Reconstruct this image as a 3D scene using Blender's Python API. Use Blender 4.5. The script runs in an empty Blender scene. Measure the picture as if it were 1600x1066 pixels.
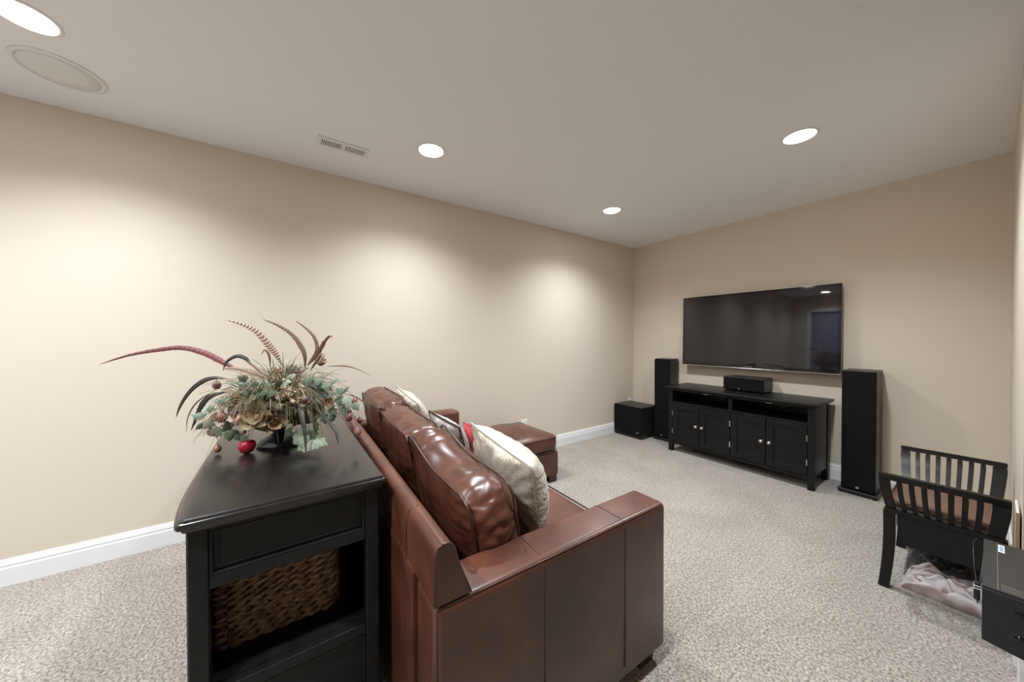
import bpy, bmesh, math, random
from math import sin, cos, pi, radians
from mathutils import Vector, Matrix, noise

# ---------------------------------------------------------------- camera, world, exposure
scene = bpy.context.scene
C = scene.collection
IMG_W, IMG_H, FPX = 1600.0, 1066.0, 517.75
YAW, PITCH, ROLL = radians(55.4457), radians(0.63), radians(-0.0801)
CAM = Vector((2.7809, -3.9283, 1.2314))
_fw = Vector((-sin(YAW) * cos(PITCH), cos(YAW) * cos(PITCH), -sin(PITCH)))
_r0 = Vector((cos(YAW), sin(YAW), 0)); _u0 = _r0.cross(_fw)
_rt = _r0 * cos(ROLL) + _u0 * sin(ROLL); _up = -_r0 * sin(ROLL) + _u0 * cos(ROLL)
cd = bpy.data.cameras.new('camera'); cd.sensor_width = 36; cd.sensor_fit = 'HORIZONTAL'
cd.lens = 36 * FPX / IMG_W; cd.clip_start = 0.02; cd.clip_end = 60
camo = bpy.data.objects.new('camera', cd); C.objects.link(camo)
camo.matrix_world = Matrix(((_rt.x, _up.x, -_fw.x, CAM.x), (_rt.y, _up.y, -_fw.y, CAM.y), (_rt.z, _up.z, -_fw.z, CAM.z), (0, 0, 0, 1)))
scene.camera = camo

world = bpy.data.worlds.new('world'); scene.world = world; world.use_nodes = True
world.node_tree.nodes['Background'].inputs[0].default_value = (0.9, 0.93, 1.0, 1)
world.node_tree.nodes['Background'].inputs[1].default_value = 0.0
vs = scene.view_settings
vs.view_transform = 'Standard'; vs.look = 'None'; vs.gamma = 1; vs.use_curve_mapping = False
vs.exposure = 0.85
LAMP_W = 70.0            # watts of each recessed downlight
LAMP_COL = (0.865, 0.945, 1.0)
scene.cycles.max_bounces = 12; scene.cycles.diffuse_bounces = 8; scene.cycles.glossy_bounces = 4
scene.cycles.sample_clamp_indirect = 6.0
scene.cycles.caustics_reflective = False; scene.cycles.caustics_refractive = False

def pix(px, py, depth):
    """point on the photograph's ray at a given forward distance"""
    return CAM + _fw * depth + _rt * ((px - IMG_W / 2) / FPX * depth) + _up * ((IMG_H / 2 - py) / FPX * depth)

# ---------------------------------------------------------------- helpers
def mesh_from(bm, name, smooth=False, sharp=None):
    bmesh.ops.recalc_face_normals(bm, faces=bm.faces)
    me = bpy.data.meshes.new(name); bm.to_mesh(me); bm.free()
    if smooth:
        me.polygons.foreach_set('use_smooth', [True] * len(me.polygons))
        if sharp: me.set_sharp_from_angle(angle=radians(sharp))
    return me
def obj(name, bm, mat, parent=None, smooth=False, sharp=None, label=None):
    me = mesh_from(bm, name, smooth, sharp) if isinstance(bm, bmesh.types.BMesh) else bm
    if mat is not None and not me.materials: me.materials.append(mat)
    o = bpy.data.objects.new(name, me); C.objects.link(o)
    if parent is not None: o.parent = parent
    if label: o['label'] = label
    return o
def tag(o, label, cat, group=None):
    o['label'] = label; o['category'] = cat
    if group: o['group'] = group
    return o
def thing(name, label, cat, loc=(0, 0, 0), rotz=0, group=None):
    o = bpy.data.objects.new(name, None); C.objects.link(o)
    o.empty_display_size = 0.1
    o.location = loc; o.rotation_euler = (0, 0, rotz)
    return tag(o, label, cat, group)
def struct(name, bm, mat, parent=None, **k):
    o = obj(name, bm, mat, parent, **k)
    if parent is None: o['kind'] = 'structure'
    return o
def dup(o, parent=None):
    c = o.copy(); C.objects.link(c); c.parent = parent
    for ch in o.children: dup(ch, c)
    return c
def B(): return bmesh.new()
def box(bm, x0, x1, y0, y1, z0, z1, bev=0.0, seg=2):
    t = bmesh.new(); bmesh.ops.create_cube(t, size=1)
    for v in t.verts:
        v.co = ((x0 + x1) / 2 + v.co.x * (x1 - x0), (y0 + y1) / 2 + v.co.y * (y1 - y0), (z0 + z1) / 2 + v.co.z * (z1 - z0))
    if bev > 0: bmesh.ops.bevel(t, geom=list(t.edges), offset=bev, segments=seg, profile=0.5, affect='EDGES')
    merge(bm, t); return bm
def merge(bm, t, M=None):
    if M is not None: bmesh.ops.transform(t, matrix=M, verts=t.verts)
    me = bpy.data.meshes.new('tmp'); t.to_mesh(me); t.free(); bm.from_mesh(me); bpy.data.meshes.remove(me)
def bx(*a, **k): return box(B(), *a, **k)
def prism(bm, pts, axis, a, b):
    """polygon (two coords) extruded along axis from a to b"""
    def mk(p, t):
        if axis == 0: return (t, p[0], p[1])
        if axis == 1: return (p[0], t, p[1])
        return (p[0], p[1], t)
    va = [bm.verts.new(mk(p, a)) for p in pts]; vb = [bm.verts.new(mk(p, b)) for p in pts]
    bm.faces.new(va); bm.faces.new(vb[::-1])
    n = len(pts)
    for i in range(n): bm.faces.new((va[i], vb[i], vb[(i + 1) % n], va[(i + 1) % n]))
    return bm
def lathe(bm, prof, seg=24, c=(0, 0, 0), axis='Z'):
    rings = []
    for r, z in prof:
        ring = []
        for i in range(seg):
            a = 2 * pi * i / seg
            p = (r * cos(a), r * sin(a), z)
            if axis == 'Y': p = (p[0], p[2], p[1])
            if axis == 'X': p = (p[2], p[0], p[1])
            ring.append(bm.verts.new((c[0] + p[0], c[1] + p[1], c[2] + p[2])))
        rings.append(ring)
    for a, b in zip(rings[:-1], rings[1:]):
        for i in range(seg):
            bm.faces.new((a[i], a[(i + 1) % seg], b[(i + 1) % seg], b[i]))
    if prof[0][0] > 1e-5: bm.faces.new(rings[0])
    if prof[-1][0] > 1e-5: bm.faces.new(rings[-1])
    bmesh.ops.remove_doubles(bm, verts=bm.verts, dist=1e-6)
    return bm
def smooth_path(pts, n):
    """Catmull-Rom through pts, n samples"""
    P = [Vector(p) for p in pts]; P = [P[0] * 2 - P[1]] + P + [P[-1] * 2 - P[-2]]
    out = []; m = len(P) - 3
    for k in range(n):
        t = k / (n - 1) * m; i = min(int(t), m - 1); t -= i
        a, b, c, d = P[i:i + 4]
        out.append(0.5 * ((2 * b) + (c - a) * t + (2 * a - 5 * b + 4 * c - d) * t * t + (3 * b - a - 3 * c + d) * t ** 3))
    return out
def tube(bm, pts, rad, seg=8, closed=False):
    pts = [Vector(p) for p in pts]; n = len(pts); rings = []
    up = Vector((0, 0, 1)); prev = None
    for i, p in enumerate(pts):
        if closed: d = pts[(i + 1) % n] - pts[i - 1]
        else: d = pts[min(i + 1, n - 1)] - pts[max(i - 1, 0)]
        d.normalize()
        if prev is None:
            s = d.cross(up)
            if s.length < 0.1: s = d.cross(Vector((1, 0, 0)))
        else: s = prev - d * prev.dot(d)
        s.normalize(); prev = s; t = d.cross(s)
        r = rad[i] if isinstance(rad, (list, tuple)) else rad
        rings.append([bm.verts.new(p + s * (r * cos(2 * pi * k / seg)) + t * (r * sin(2 * pi * k / seg))) for k in range(seg)])
    for i in range(n if closed else n - 1):
        a, b = rings[i], rings[(i + 1) % n]
        for k in range(seg): bm.faces.new((a[k], a[(k + 1) % seg], b[(k + 1) % seg], b[k]))
    if not closed: bm.faces.new(rings[0]); bm.faces.new(rings[-1][::-1])
    return bm
def sphere(bm, c, r, sx=1, sy=1, sz=1, u=14, v=10):
    t = bmesh.new(); bmesh.ops.create_uvsphere(t, u_segments=u, v_segments=v, radius=1)
    for q in t.verts: q.co = (c[0] + q.co.x * r * sx, c[1] + q.co.y * r * sy, c[2] + q.co.z * r * sz)
    merge(bm, t); return bm
def wn(o):
    m = o.modifiers.new('wn', 'WEIGHTED_NORMAL'); m.keep_sharp = True; return o

# ---------------------------------------------------------------- materials
def mat(name, col, rough=0.5, metal=0.0, spec=0.5, coat=0.0, sheen=0.0, emit=None, estr=0):
    m = bpy.data.materials.new(name); m.use_nodes = True
    b = m.node_tree.nodes['Principled BSDF']
    b.inputs['Base Color'].default_value = (*col, 1); b.inputs['Roughness'].default_value = rough
    b.inputs['Metallic'].default_value = metal; b.inputs['Specular IOR Level'].default_value = spec
    b.inputs['Coat Weight'].default_value = coat; b.inputs['Coat Roughness'].default_value = 0.15
    b.inputs['Sheen Weight'].default_value = sheen
    if emit: b.inputs['Emission Color'].default_value = (*emit, 1); b.inputs['Emission Strength'].default_value = estr
    return m
def nodes(m):
    nt = m.node_tree; return nt, nt.nodes, nt.links, nt.nodes['Principled BSDF']
def coords(m, kind='Object', scale=(1, 1, 1)):
    nt, N, L, b = nodes(m)
    tc = N.new('ShaderNodeTexCoord'); mp = N.new('ShaderNodeMapping'); mp.inputs['Scale'].default_value = scale
    L.new(tc.outputs[kind], mp.inputs[0]); return mp.outputs[0]
def noise_tex(m, vec, scale, detail=4, rough=0.55, dist=0):
    nt, N, L, b = nodes(m)
    n = N.new('ShaderNodeTexNoise'); n.inputs['Scale'].default_value = scale; n.inputs['Detail'].default_value = detail
    n.inputs['Roughness'].default_value = rough; n.inputs['Distortion'].default_value = dist
    L.new(vec, n.inputs['Vector']); return n.outputs[0]
def ramp(m, fac, stops):
    nt, N, L, b = nodes(m)
    r = N.new('ShaderNodeValToRGB'); e = r.color_ramp.elements
    while len(e) < len(stops): e.new(0.5)
    for el, (p, c) in zip(e, stops): el.position = p; el.color = (*c, 1) if len(c) == 3 else c
    L.new(fac, r.inputs[0]); return r.outputs[0]
def mixc(m, a, b_, fac, mode='MIX'):
    nt, N, L, b = nodes(m)
    x = N.new('ShaderNodeMix'); x.data_type = 'RGBA'; x.blend_type = mode
    for s, v in ((0, fac), (6, a), (7, b_)):
        if hasattr(v, 'is_linked') or hasattr(v, 'links'): L.new(v, x.inputs[s])
        else: x.inputs[s].default_value = v if s == 0 else (*v, 1)
    return x.outputs[2]
def bump(m, h, strength, dist, prev=None):
    nt, N, L, b = nodes(m)
    x = N.new('ShaderNodeBump'); x.inputs['Strength'].default_value = strength; x.inputs['Distance'].default_value = dist
    L.new(h, x.inputs['Height'])
    if prev is not None: L.new(prev, x.inputs['Normal'])
    L.new(x.outputs[0], b.inputs['Normal']); return x.outputs[0]
def setcol(m, c):
    nt, N, L, b = nodes(m); L.new(c, b.inputs['Base Color'])
def mrange(m, v, a, b2, c, d, sock='Roughness'):
    nt, N, L, b = nodes(m)
    x = N.new('ShaderNodeMapRange'); x.inputs[1].default_value = a; x.inputs[2].default_value = b2; x.inputs[3].default_value = c; x.inputs[4].default_value = d
    L.new(v, x.inputs[0]); L.new(x.outputs[0], b.inputs[sock])
def wave(m, vec, scale, dist=2, detail=2, dscale=1, dirn='X', kind='BANDS'):
    nt, N, L, b = nodes(m)
    w = N.new('ShaderNodeTexWave'); w.wave_type = kind
    if kind == 'BANDS': w.bands_direction = dirn
    w.inputs['Scale'].default_value = scale; w.inputs['Distortion'].default_value = dist
    w.inputs['Detail'].default_value = detail; w.inputs['Detail Scale'].default_value = dscale
    L.new(vec, w.inputs['Vector']); return w.outputs[1]

M = {}
m = M['wall'] = mat('tan wall paint', (0.675, 0.588, 0.488), 0.62, spec=0.35)
v = coords(m); bump(m, noise_tex(m, v, 160, 3), 0.08, 0.002)
m = M['ceiling'] = mat('white ceiling paint', (0.84, 0.855, 0.875), 0.8, spec=0.3)
v = coords(m); bump(m, noise_tex(m, v, 120, 3), 0.06, 0.002)
m = M['carpet'] = mat('cut pile carpet', (0.4, 0.36, 0.31), 0.95, spec=0.1, sheen=0.25)
v = coords(m)
n1 = noise_tex(m, v, 105, 4, 0.75); n2 = noise_tex(m, v, 2.6, 3, 0.6, 0.6); n3 = noise_tex(m, v, 45, 3, 0.6)
c1 = ramp(m, n1, [(0.30, (0.06, 0.050, 0.040)), (0.44, (0.275, 0.24, 0.207)), (0.54, (0.475, 0.43, 0.380)), (0.70, (0.76, 0.71, 0.65))])
c2 = ramp(m, n2, [(0.35, (0.84, 0.83, 0.82)), (0.65, (1.0, 1.0, 1.0))])
c3 = ramp(m, n3, [(0.3, (0.80, 0.78, 0.76)), (0.7, (1.0, 1.0, 1.0))])
setcol(m, mixc(m, mixc(m, c1, c2, 1.0, 'MULTIPLY'), c3, 1.0, 'MULTIPLY'))
pv = bump(m, n1, 0.6, 0.008); bump(m, n3, 0.4, 0.012, pv)
M['trim'] = mat('white semi-gloss trim', (0.80, 0.80, 0.81), 0.3)
M['white'] = mat('white painted metal', (0.78, 0.78, 0.77), 0.4)
M['whiteplastic'] = mat('white plastic', (0.8, 0.8, 0.78), 0.35)
m = M['grille'] = mat('white perforated grille', (0.76, 0.76, 0.75), 0.6)
M['dark'] = mat('dark void', (0.012, 0.012, 0.012), 0.8)
M['lens'] = mat('lit lamp lens', (1, 1, 1), 0.4, emit=(1.0, 0.97, 0.92), estr=25)
m = M['leather'] = mat('brown leather', (0.1, 0.04, 0.03), 0.33, spec=0.5)
v = coords(m)
a = noise_tex(m, v, 4.2, 3, 0.55, 0.5); d = noise_tex(m, v, 11, 2, 0.5)
ca = ramp(m, a, [(0.32, (0.058, 0.0225, 0.0145)), (0.5, (0.098, 0.032, 0.0195)), (0.68, (0.138, 0.046, 0.0265))])
cb = ramp(m, d, [(0.35, (0.86, 0.88, 0.88)), (0.65, (1.0, 1.0, 1.0))])
setcol(m, mixc(m, ca, cb, 1.0, 'MULTIPLY'))
vo = m.node_tree.nodes.new('ShaderNodeTexVoronoi'); vo.inputs['Scale'].default_value = 420; m.node_tree.links.new(v, vo.inputs['Vector'])
pv = bump(m, vo.outputs[0], 0.05, 0.0006); bump(m, noise_tex(m, v, 7, 2, 0.5), 0.05, 0.012, pv)
m = M['seam'] = mat('leather piping', (0.055, 0.022, 0.016), 0.36)
m = M['bwood'] = mat('black stained wood', (0.010, 0.0092, 0.0085), 0.38, spec=0.28)
v = coords(m, 'Object', (2, 16, 16)); w = noise_tex(m, v, 2.2, 2, 0.5)
setcol(m, ramp(m, w, [(0.3, (0.005, 0.0048, 0.0046)), (0.7, (0.0105, 0.0100, 0.0095))])); bump(m, w, 0.02, 0.0002)
m = M['ttop'] = mat('polished dark table top', (0.013, 0.010, 0.009), 0.26, spec=0.45, coat=0.10)
v = coords(m, 'Object', (1.5, 14, 14)); w = noise_tex(m, v, 2.0, 2, 0.5)
setcol(m, ramp(m, w, [(0.3, (0.008, 0.0065, 0.006)), (0.7, (0.018, 0.014, 0.012))]))
m = M['vinyl'] = mat('black ash vinyl', (0.014, 0.013, 0.013), 0.42)
v = coords(m, 'Object', (40, 40, 3)); w = noise_tex(m, v, 3, 5, 0.65); bump(m, w, 0.12, 0.001)
M['cloth'] = mat('black speaker cloth', (0.0065, 0.0065, 0.007), 0.9, spec=0.15)
M['bplastic'] = mat('black plastic', (0.012, 0.012, 0.013), 0.3)
M['gloss'] = mat('glossy black bezel', (0.006, 0.006, 0.007), 0.06)
m = M['screen'] = mat('plasma screen glass', (0.015, 0.0115, 0.0155), 0.03, spec=0.6)
M['silver'] = mat('satin nickel', (0.62, 0.60, 0.57), 0.3, metal=1)
M['chrome'] = mat('bright silver edge', (0.75, 0.75, 0.74), 0.2, metal=1)
def fabric(name, col, rough=0.6, sheen=0.3, wr=14, strength=0.5, stripes=None):
    m = mat(name, col, rough, sheen=sheen, spec=0.35)
    v = coords(m); n = noise_tex(m, v, wr, 5, 0.6, 1.2)
    pv = bump(m, n, strength, 0.012)
    w = wave(m, coords(m, 'Object', (1, 1, 1)), 26, 5, 3, 1.5, 'DIAGONAL'); bump(m, w, 0.25, 0.004, pv)
    return m
M['cream'] = fabric('cream crushed silk', (0.54, 0.485, 0.385), 0.45, strength=0.8)
m = M['stripe'] = mat('ribbed grey and ivory fabric', (0.5, 0.46, 0.42), 0.55, sheen=0.3)
w = wave(m, coords(m, 'UV'), 9, 0.6, 2, 2.0, 'X'); n = noise_tex(m, coords(m), 26, 4)
cs = ramp(m, w, [(0.1, (0.30, 0.25, 0.23)), (0.35, (0.55, 0.50, 0.46)), (0.8, (0.66, 0.61, 0.56))])
cn = ramp(m, n, [(0.42, (0.55, 0.50, 0.48)), (0.6, (1, 1, 1))])
setcol(m, mixc(m, cs, cn, 1.0, 'MULTIPLY')); bump(m, w, 0.6, 0.006)
m = M['red'] = mat('red pleated satin', (0.42, 0.018, 0.03), 0.45, sheen=0.2)
w = wave(m, coords(m, 'UV'), 3.2, 0.8, 1, 1, 'DIAGONAL'); bump(m, w, 0.3, 0.004)
M['bead'] = mat('dark beaded trim', (0.03, 0.022, 0.02), 0.35)

# ---------------------------------------------------------------- room shell
CH, RW, BACK, RX = 2.44, 2.848, -6.4, 4.9     # ceiling, right wall, rear wall, far side of the adjoining space
WALL_END = -1.69
struct('floor', bx(-0.02, RX + .1, BACK - .1, 0.02, -0.05, 0.0), M['carpet'])
HX0, HX1, HY0, HY1 = .437 - .030, .437 + .030, -3.606 - .123, -3.606 + .123      # opening for the air vent
bm = B(); box(bm, -0.1, HX0, BACK - .1, 0.1, CH, CH + 0.1); box(bm, HX1, RX + .1, BACK - .1, 0.1, CH, CH + 0.1)
box(bm, HX0, HX1, BACK - .1, HY0, CH, CH + 0.1); box(bm, HX0, HX1, HY1, 0.1, CH, CH + 0.1)
struct('ceiling', bm, M['ceiling'])
struct('wall_left', bx(-0.1, 0, BACK, 0.1, 0, CH), M['wall'])
struct('wall_front', bx(0, RX, 0, 0.1, 0, CH), M['wall'])
struct('wall_right', bx(RW, RW + 0.12, WALL_END, 0.0, 0, CH), M['wall'])
struct('wall_side', bx(RX, RX + 0.1, BACK, 0.1, 0, CH), M['wall'])
DX0, DX1, DH = 0.36, 1.17, 2.06
bm = B(); box(bm, -0.1, DX0, BACK - .1, BACK, 0, CH); box(bm, DX1, RX + .1, BACK - .1, BACK, 0, CH); box(bm, DX0, DX1, BACK - .1, BACK, DH, CH)
struct('wall_rear', bm, M['wall'])
M['door'] = mat('blue grey door colour', (0.26, 0.29, 0.40), 0.4)  # one even blue grey for the door and its panels
dr = struct('door_1', bx(DX0, DX1, BACK - .085, BACK - .045, 0.012, DH, bev=.003), M['door'])
for zz in ((0.22, 0.95), (1.1, 1.92)):
    for xx in ((DX0 + .11, DX0 + .37), (DX1 - .37, DX1 - .11)):
        obj('door_panel', bx(xx[0], xx[1], BACK - .047, BACK - .035, zz[0], zz[1], bev=.008), M['door'], dr)
hb = B(); lathe(hb, [(0, 0), (.03, 0), (.03, .008), (.012, .012), (.012, .04), (.026, .05), (.026, .068), (0, .075)], 20, (DX1 - .07, BACK - .045, 0.98), 'Y')
obj('door_knob', hb, M['silver'], dr, smooth=True, sharp=40)
bm = B(); box(bm, DX0 - .09, DX0, BACK, BACK + .02, 0, DH + .09, .005); box(bm, DX1, DX1 + .09, BACK, BACK + .02, 0, DH + .09, .005); box(bm, DX0, DX1, BACK, BACK + .02, DH, DH + .09, .005)
struct('trim_1', bm, M['trim'])
def baseboard(name, axis, pos, a, b, sgn):
    # profile (distance from wall, z)
    pr = [(0, 0), (.015, 0), (.015, .086), (.013, .091), (.0105, .092), (.0105, .096), (.012, .102), (.009, .113), (.0075, .120), (.0045, .122), (.0045, .128), (0, .130)]
    bm = B(); prism(bm, [(pos + sgn * d, z) for d, z in pr], axis, a, b)
    return struct(name, bm, M['trim'])
baseboard('baseboard_left', 1, 0.0, BACK, 0.0, 1)
baseboard('baseboard_front', 0, 0.0, 0.0, RW, -1)
baseboard('baseboard_right', 1, RW, WALL_END, 0.0, -1)
baseboard('baseboard_rear', 0, BACK, 0.0, DX0 - .09, 1)
baseboard('baseboard_back', 0, BACK, DX1 + .09, RX, 1)

# ---------------------------------------------------------------- recessed downlights
def downlight(x, y, where, off=None):
    t = thing('recessed_downlight', 'white trimmed recessed ceiling downlight, lit, ' + where, 'ceiling light', (x, y, CH), 0, 'recessed downlights')
    bm = B(); lathe(bm, [(.075, .0), (.077, -.004), (.082, -.004), (.088, -.0025), (.090, -.0002)], 40)
    obj('trim_ring', bm, M['white'], t, smooth=True)
    bm = B(); lathe(bm, [(.076, -.0005), (.07, -.004), (.03, -.0065), (0, -.007)], 40)
    obj('lens_%s_offscreen' % off if off else 'lens', bm, M['lens'], t, smooth=True)
    nm = 'downlight_%s_offscreen' % off if off else 'downlight_lamp'
    ld = bpy.data.lights.new(nm, 'SPOT'); ld.energy = LAMP_W; ld.color = LAMP_COL
    ld.spot_size = radians(142); ld.spot_blend = 1.0; ld.shadow_soft_size = 0.06
    lo = bpy.data.objects.new(nm, ld); C.objects.link(lo); lo.parent = t; lo.location = (0, 0, -.03)
for (x, y, w, off) in ((.71, -1.345, 'between television wall and ceiling vent, over the ottoman', None), (2.11, -1.36, 'over the carpet before the television', None),
                       (.71, -3.135, 'beside the ceiling vent', None), (.71, -4.72, 'beside the round ceiling speaker', None),
                       # the same two rows go on overhead and behind the camera; the television mirrors the one before the door
                       (2.11, -3.135, 'over the sofa arm', 'over_sofa_arm'), (2.11, -4.72, 'behind the console table', 'behind_console_table'),
                       (.71, -5.9, 'before the blue grey door', 'before_door'), (2.11, -5.9, 'near the rear wall', 'near_rear_wall')):
    downlight(x, y, w, off)

# round in-ceiling speaker
t = thing('ceiling_speaker', 'round white in-ceiling speaker with perforated grille', 'speaker', (.372, -4.753, CH))
bm = B(); lathe(bm, [(.118, -.001), (.119, -.006), (.128, -.007), (.136, -.004), (.138, -.0002)], 56); obj('rim', bm, M['white'], t, smooth=True)
bm = B(); lathe(bm, [(.1175, -.0003), (.116, -.0045), (.06, -.0055), (0, -.006)], 56); obj('grille', bm, M['grille'], t, smooth=True)
# ceiling air vent
t = thing('ceiling_vent', 'white rectangular ceiling air vent with two rows of slats', 'vent', (.437, -3.606, CH))
VL, VW = .145, .058
bm = B(); box(bm, -VW, VW, -VL, -VL + .022, -.007, -.0002, .002); box(bm, -VW, VW, VL - .022, VL, -.007, -.0002, .002)
box(bm, -VW, -.030, -VL + .022, VL - .022, -.007, -.0002, .002); box(bm, .030, VW, -VL + .022, VL - .022, -.007, -.0002, .002)
obj('frame', bm, M['white'], t)
bm = B(); x_, y_, w_ = .030, VL - .022, .004
box(bm, x_ - .0005, x_ + w_, -y_ - w_, y_ + w_, .1005, .34); box(bm, -x_ - w_, -x_ + .0005, -y_ - w_, y_ + w_, .1005, .34)
box(bm, -x_, x_, y_, y_ + w_, .1005, .34); box(bm, -x_, x_, -y_ - w_, -y_, .1005, .34); box(bm, -x_ - w_, x_ + w_, -y_ - w_, y_ + w_, .34, .344)
obj('duct', bm, mat('galvanised duct', (.30, .30, .31), .5, metal=.6), t)
sl = None; k = 0
while k < 22:
    yy = -VL + .030 + k * .0111
    wdt = .0075 if k == 10 else .0023
    if sl is None or k == 10:
        o = obj('slat', bx(-.030, .030, -wdt, wdt, -.006, -.001), M['white'], t)
        if sl is None: sl = o
    else: o = sl.copy(); C.objects.link(o); o.parent = t
    o.location = (0, yy, 0); k += 1

# ---------------------------------------------------------------- television
t = thing('television', 'large flat black television mounted on tan wall', 'television', (1.394, -0.094, 0.918))
t.rotation_euler = (radians(-1.15), 0, 0)
TW, TH = 1.335, .766
obj('body', bx(-TW / 2 + .004, TW / 2 - .004, .002, .045, .004, TH - .004, bev=.006), M['bplastic'], t)
bm = B()
for (a, b, c, d) in ((-TW / 2, TW / 2, 0, .032), (-TW / 2, TW / 2, TH - .022, TH), (-TW / 2, -TW / 2 + .022, .032, TH - .022), (TW / 2 - .022, TW / 2, .032, TH - .022)): box(bm, a, b, -.004, .002, c, d)
obj('bezel', bm, M['gloss'], t)
obj('screen', bx(-TW / 2 + .022, TW / 2 - .022, -.0045, .0015, .032, TH - .022), M['screen'], t)
obj('bottom_strip', bx(-TW / 2, TW / 2, -.006, .012, -.006, 0, bev=.002), M['chrome'], t)
obj('top_strip', bx(-TW / 2, TW / 2, -.003, .008, TH, TH + .002), M['chrome'], t)
bm = B()
for k in range(5): box(bm, -.03 + k * .0125, -.022 + k * .0125, -.0052, -.004, .012, .019)
obj('logo', bm, M['silver'], t)
obj('wall_bracket', bx(-.35, .35, .045, .079, .16, .6, bev=.004), M['bplastic'], t)

# ---------------------------------------------------------------- speakers
def tower(x0, x1, yf, yb, h, lab):
    cx = (x0 + x1) / 2; w = (x1 - x0) / 2
    t = thing('tower_speaker', lab, 'speaker', (cx, 0, 0), 0, 'tower speakers beside the television')
    obj('cabinet', bx(-w, w, yf + .022, yb, .035, h, bev=.004), M['vinyl'], t)
    g = obj('grille', bx(-w + .002, w - .002, yf, yf + .022, .045, h - .004, bev=.010, seg=3), M['cloth'], t)
    obj('plinth', bx(-w - .015, w + .015, yf - .012, yb + .0, .010, .035, bev=.006), M['bplastic'], t)
    for sx in (-1, 1):
        for yy in (yf + .01, yb - .03):
            bm = B(); lathe(bm, [(.014, 0), (.016, .006), (.012, .0105)], 16, (sx * (w - .005), yy, 0)); obj('foot', bm, M['bplastic'], t)
    bm = B(); lathe(bm, [(0, -.003), (.009, -.003), (.010, 0)], 16, (0, yf, .062), 'Y'); obj('badge', bm, M['silver'], t)
tower(.447, .635, -.225, -.022, .972, 'tall black floor speaker beside the low black cube speaker')
tower(2.098, 2.288, -.278, -.022, .968, 'tall black floor speaker beside the slatted bench')
t = thing('subwoofer', 'low wide black subwoofer on carpet in the room corner', 'speaker', (.205, 0, 0))
obj('cabinet', bx(-.185, .205, -.415, -.10, .03, .382, bev=.004), M['vinyl'], t)
obj('front_panel', bx(-.185, .205, -.430, -.415, .045, .380, bev=.004), M['cloth'], t)
obj('base', bx(-.183, .203, -.428, -.11, .012, .03, bev=.003), M['bplastic'], t)
for sx in (-.16, .18):
    for yy in (-.40, -.14):
        bm = B(); lathe(bm, [(.018, 0), (.018, .012)], 16, (sx, yy, 0)); obj('foot', bm, M['bplastic'], t)
bm = B(); lathe(bm, [(0, -.004), (.009, -.004), (.010, 0)], 16, (.155, -.430, .075), 'Y'); obj('badge', bm, M['silver'], t)
t = thing('center_speaker', 'wide low black speaker lying on media cabinet under television', 'speaker', (1.405, -.17, .701))
obj('cabinet', bx(-.172, .172, -.08, .13, .006, .135, bev=.004), M['vinyl'], t)
g = obj('grille', bx(-.170, .170, -.10, -.08, .010, .132, bev=.008, seg=3), M['cloth'], t)
bm = B(); lathe(bm, [(0, -.003), (.006, -.003), (.007, 0)], 16, (-.03, -.10, .024), 'Y'); obj('badge', bm, M['silver'], t)
for sx in (-.15, .15):
    for yy in (-.06, .11):
        bm = B(); lathe(bm, [(.010, 0), (.010, .006)], 12, (sx, yy, 0)); obj('foot', bm, M['bplastic'], t)

# ---------------------------------------------------------------- media cabinet
t = thing('media_cabinet', 'black wood media cabinet with four panelled doors and open shelf', 'cabinet', (1.380, 0, 0))
X0, X1, YF, YB, ZT = -.605, .605, -.470, -.055, .700
W = M['bwood']
# top with ogee-like moulded edge
bm = B(); box(bm, X0 - .028, X1 + .030, YF - .040, YB + .012, ZT - .020, ZT, .006, 3); box(bm, X0 - .014, X1 + .016, YF - .024, YB + .006, ZT - .034, ZT - .020, .005, 2)
obj('top', bm, W, t)
for sx, x in ((0, X0), (1, X1 - .044)):
    obj('leg', bx(x, x + .044, YF, YF + .044, 0, ZT - .034, bev=.003), W, t)
    obj('leg', bx(x, x + .044, YB - .044, YB, 0, ZT - .034, bev=.003), W, t)
    xs = X0 + .006 if sx == 0 else X1 - .022
    bm = B(); prism(bm, [(YF + .044, ZT - .034), (YF + .044, .075), (YF + .060, .095), (YF + .10, .112), (YB - .10, .112), (YB - .060, .095), (YB - .044, .075), (YB - .044, ZT - .034)], 0, xs, xs + .016)
    obj('side_panel', bm, W, t)
XI0, XI1 = X0 + .044, X1 - .044
obj('back_panel', bx(XI0, XI1, YB - .016, YB - .004, .08, ZT - .034), W, t)
obj('shelf', bx(XI0, XI1, YF + .006, YB - .016, .520, .538), W, t)
obj('bottom_board', bx(XI0, XI1, YF + .02, YB - .016, .094, .110), W, t)
bm = B(); prism(bm, [(XI0, .108), (XI0, .072), (XI0 + .05, .082), (XI1 - .05, .082), (XI1, .072), (XI1, .108)], 1, YF + .004, YF + .020); obj('apron', bm, W, t)
obj('top_rail', bx(XI0, XI1, YF + .004, YF + .02, ZT - .046, ZT - .034), W, t)
obj('divider', bx(-.016, .016, YF + .004, YB - .016, .538, ZT - .034), W, t)
obj('divider', bx(-.010, .010, YF + .018, YB - .016, .110, .520), W, t)
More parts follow.
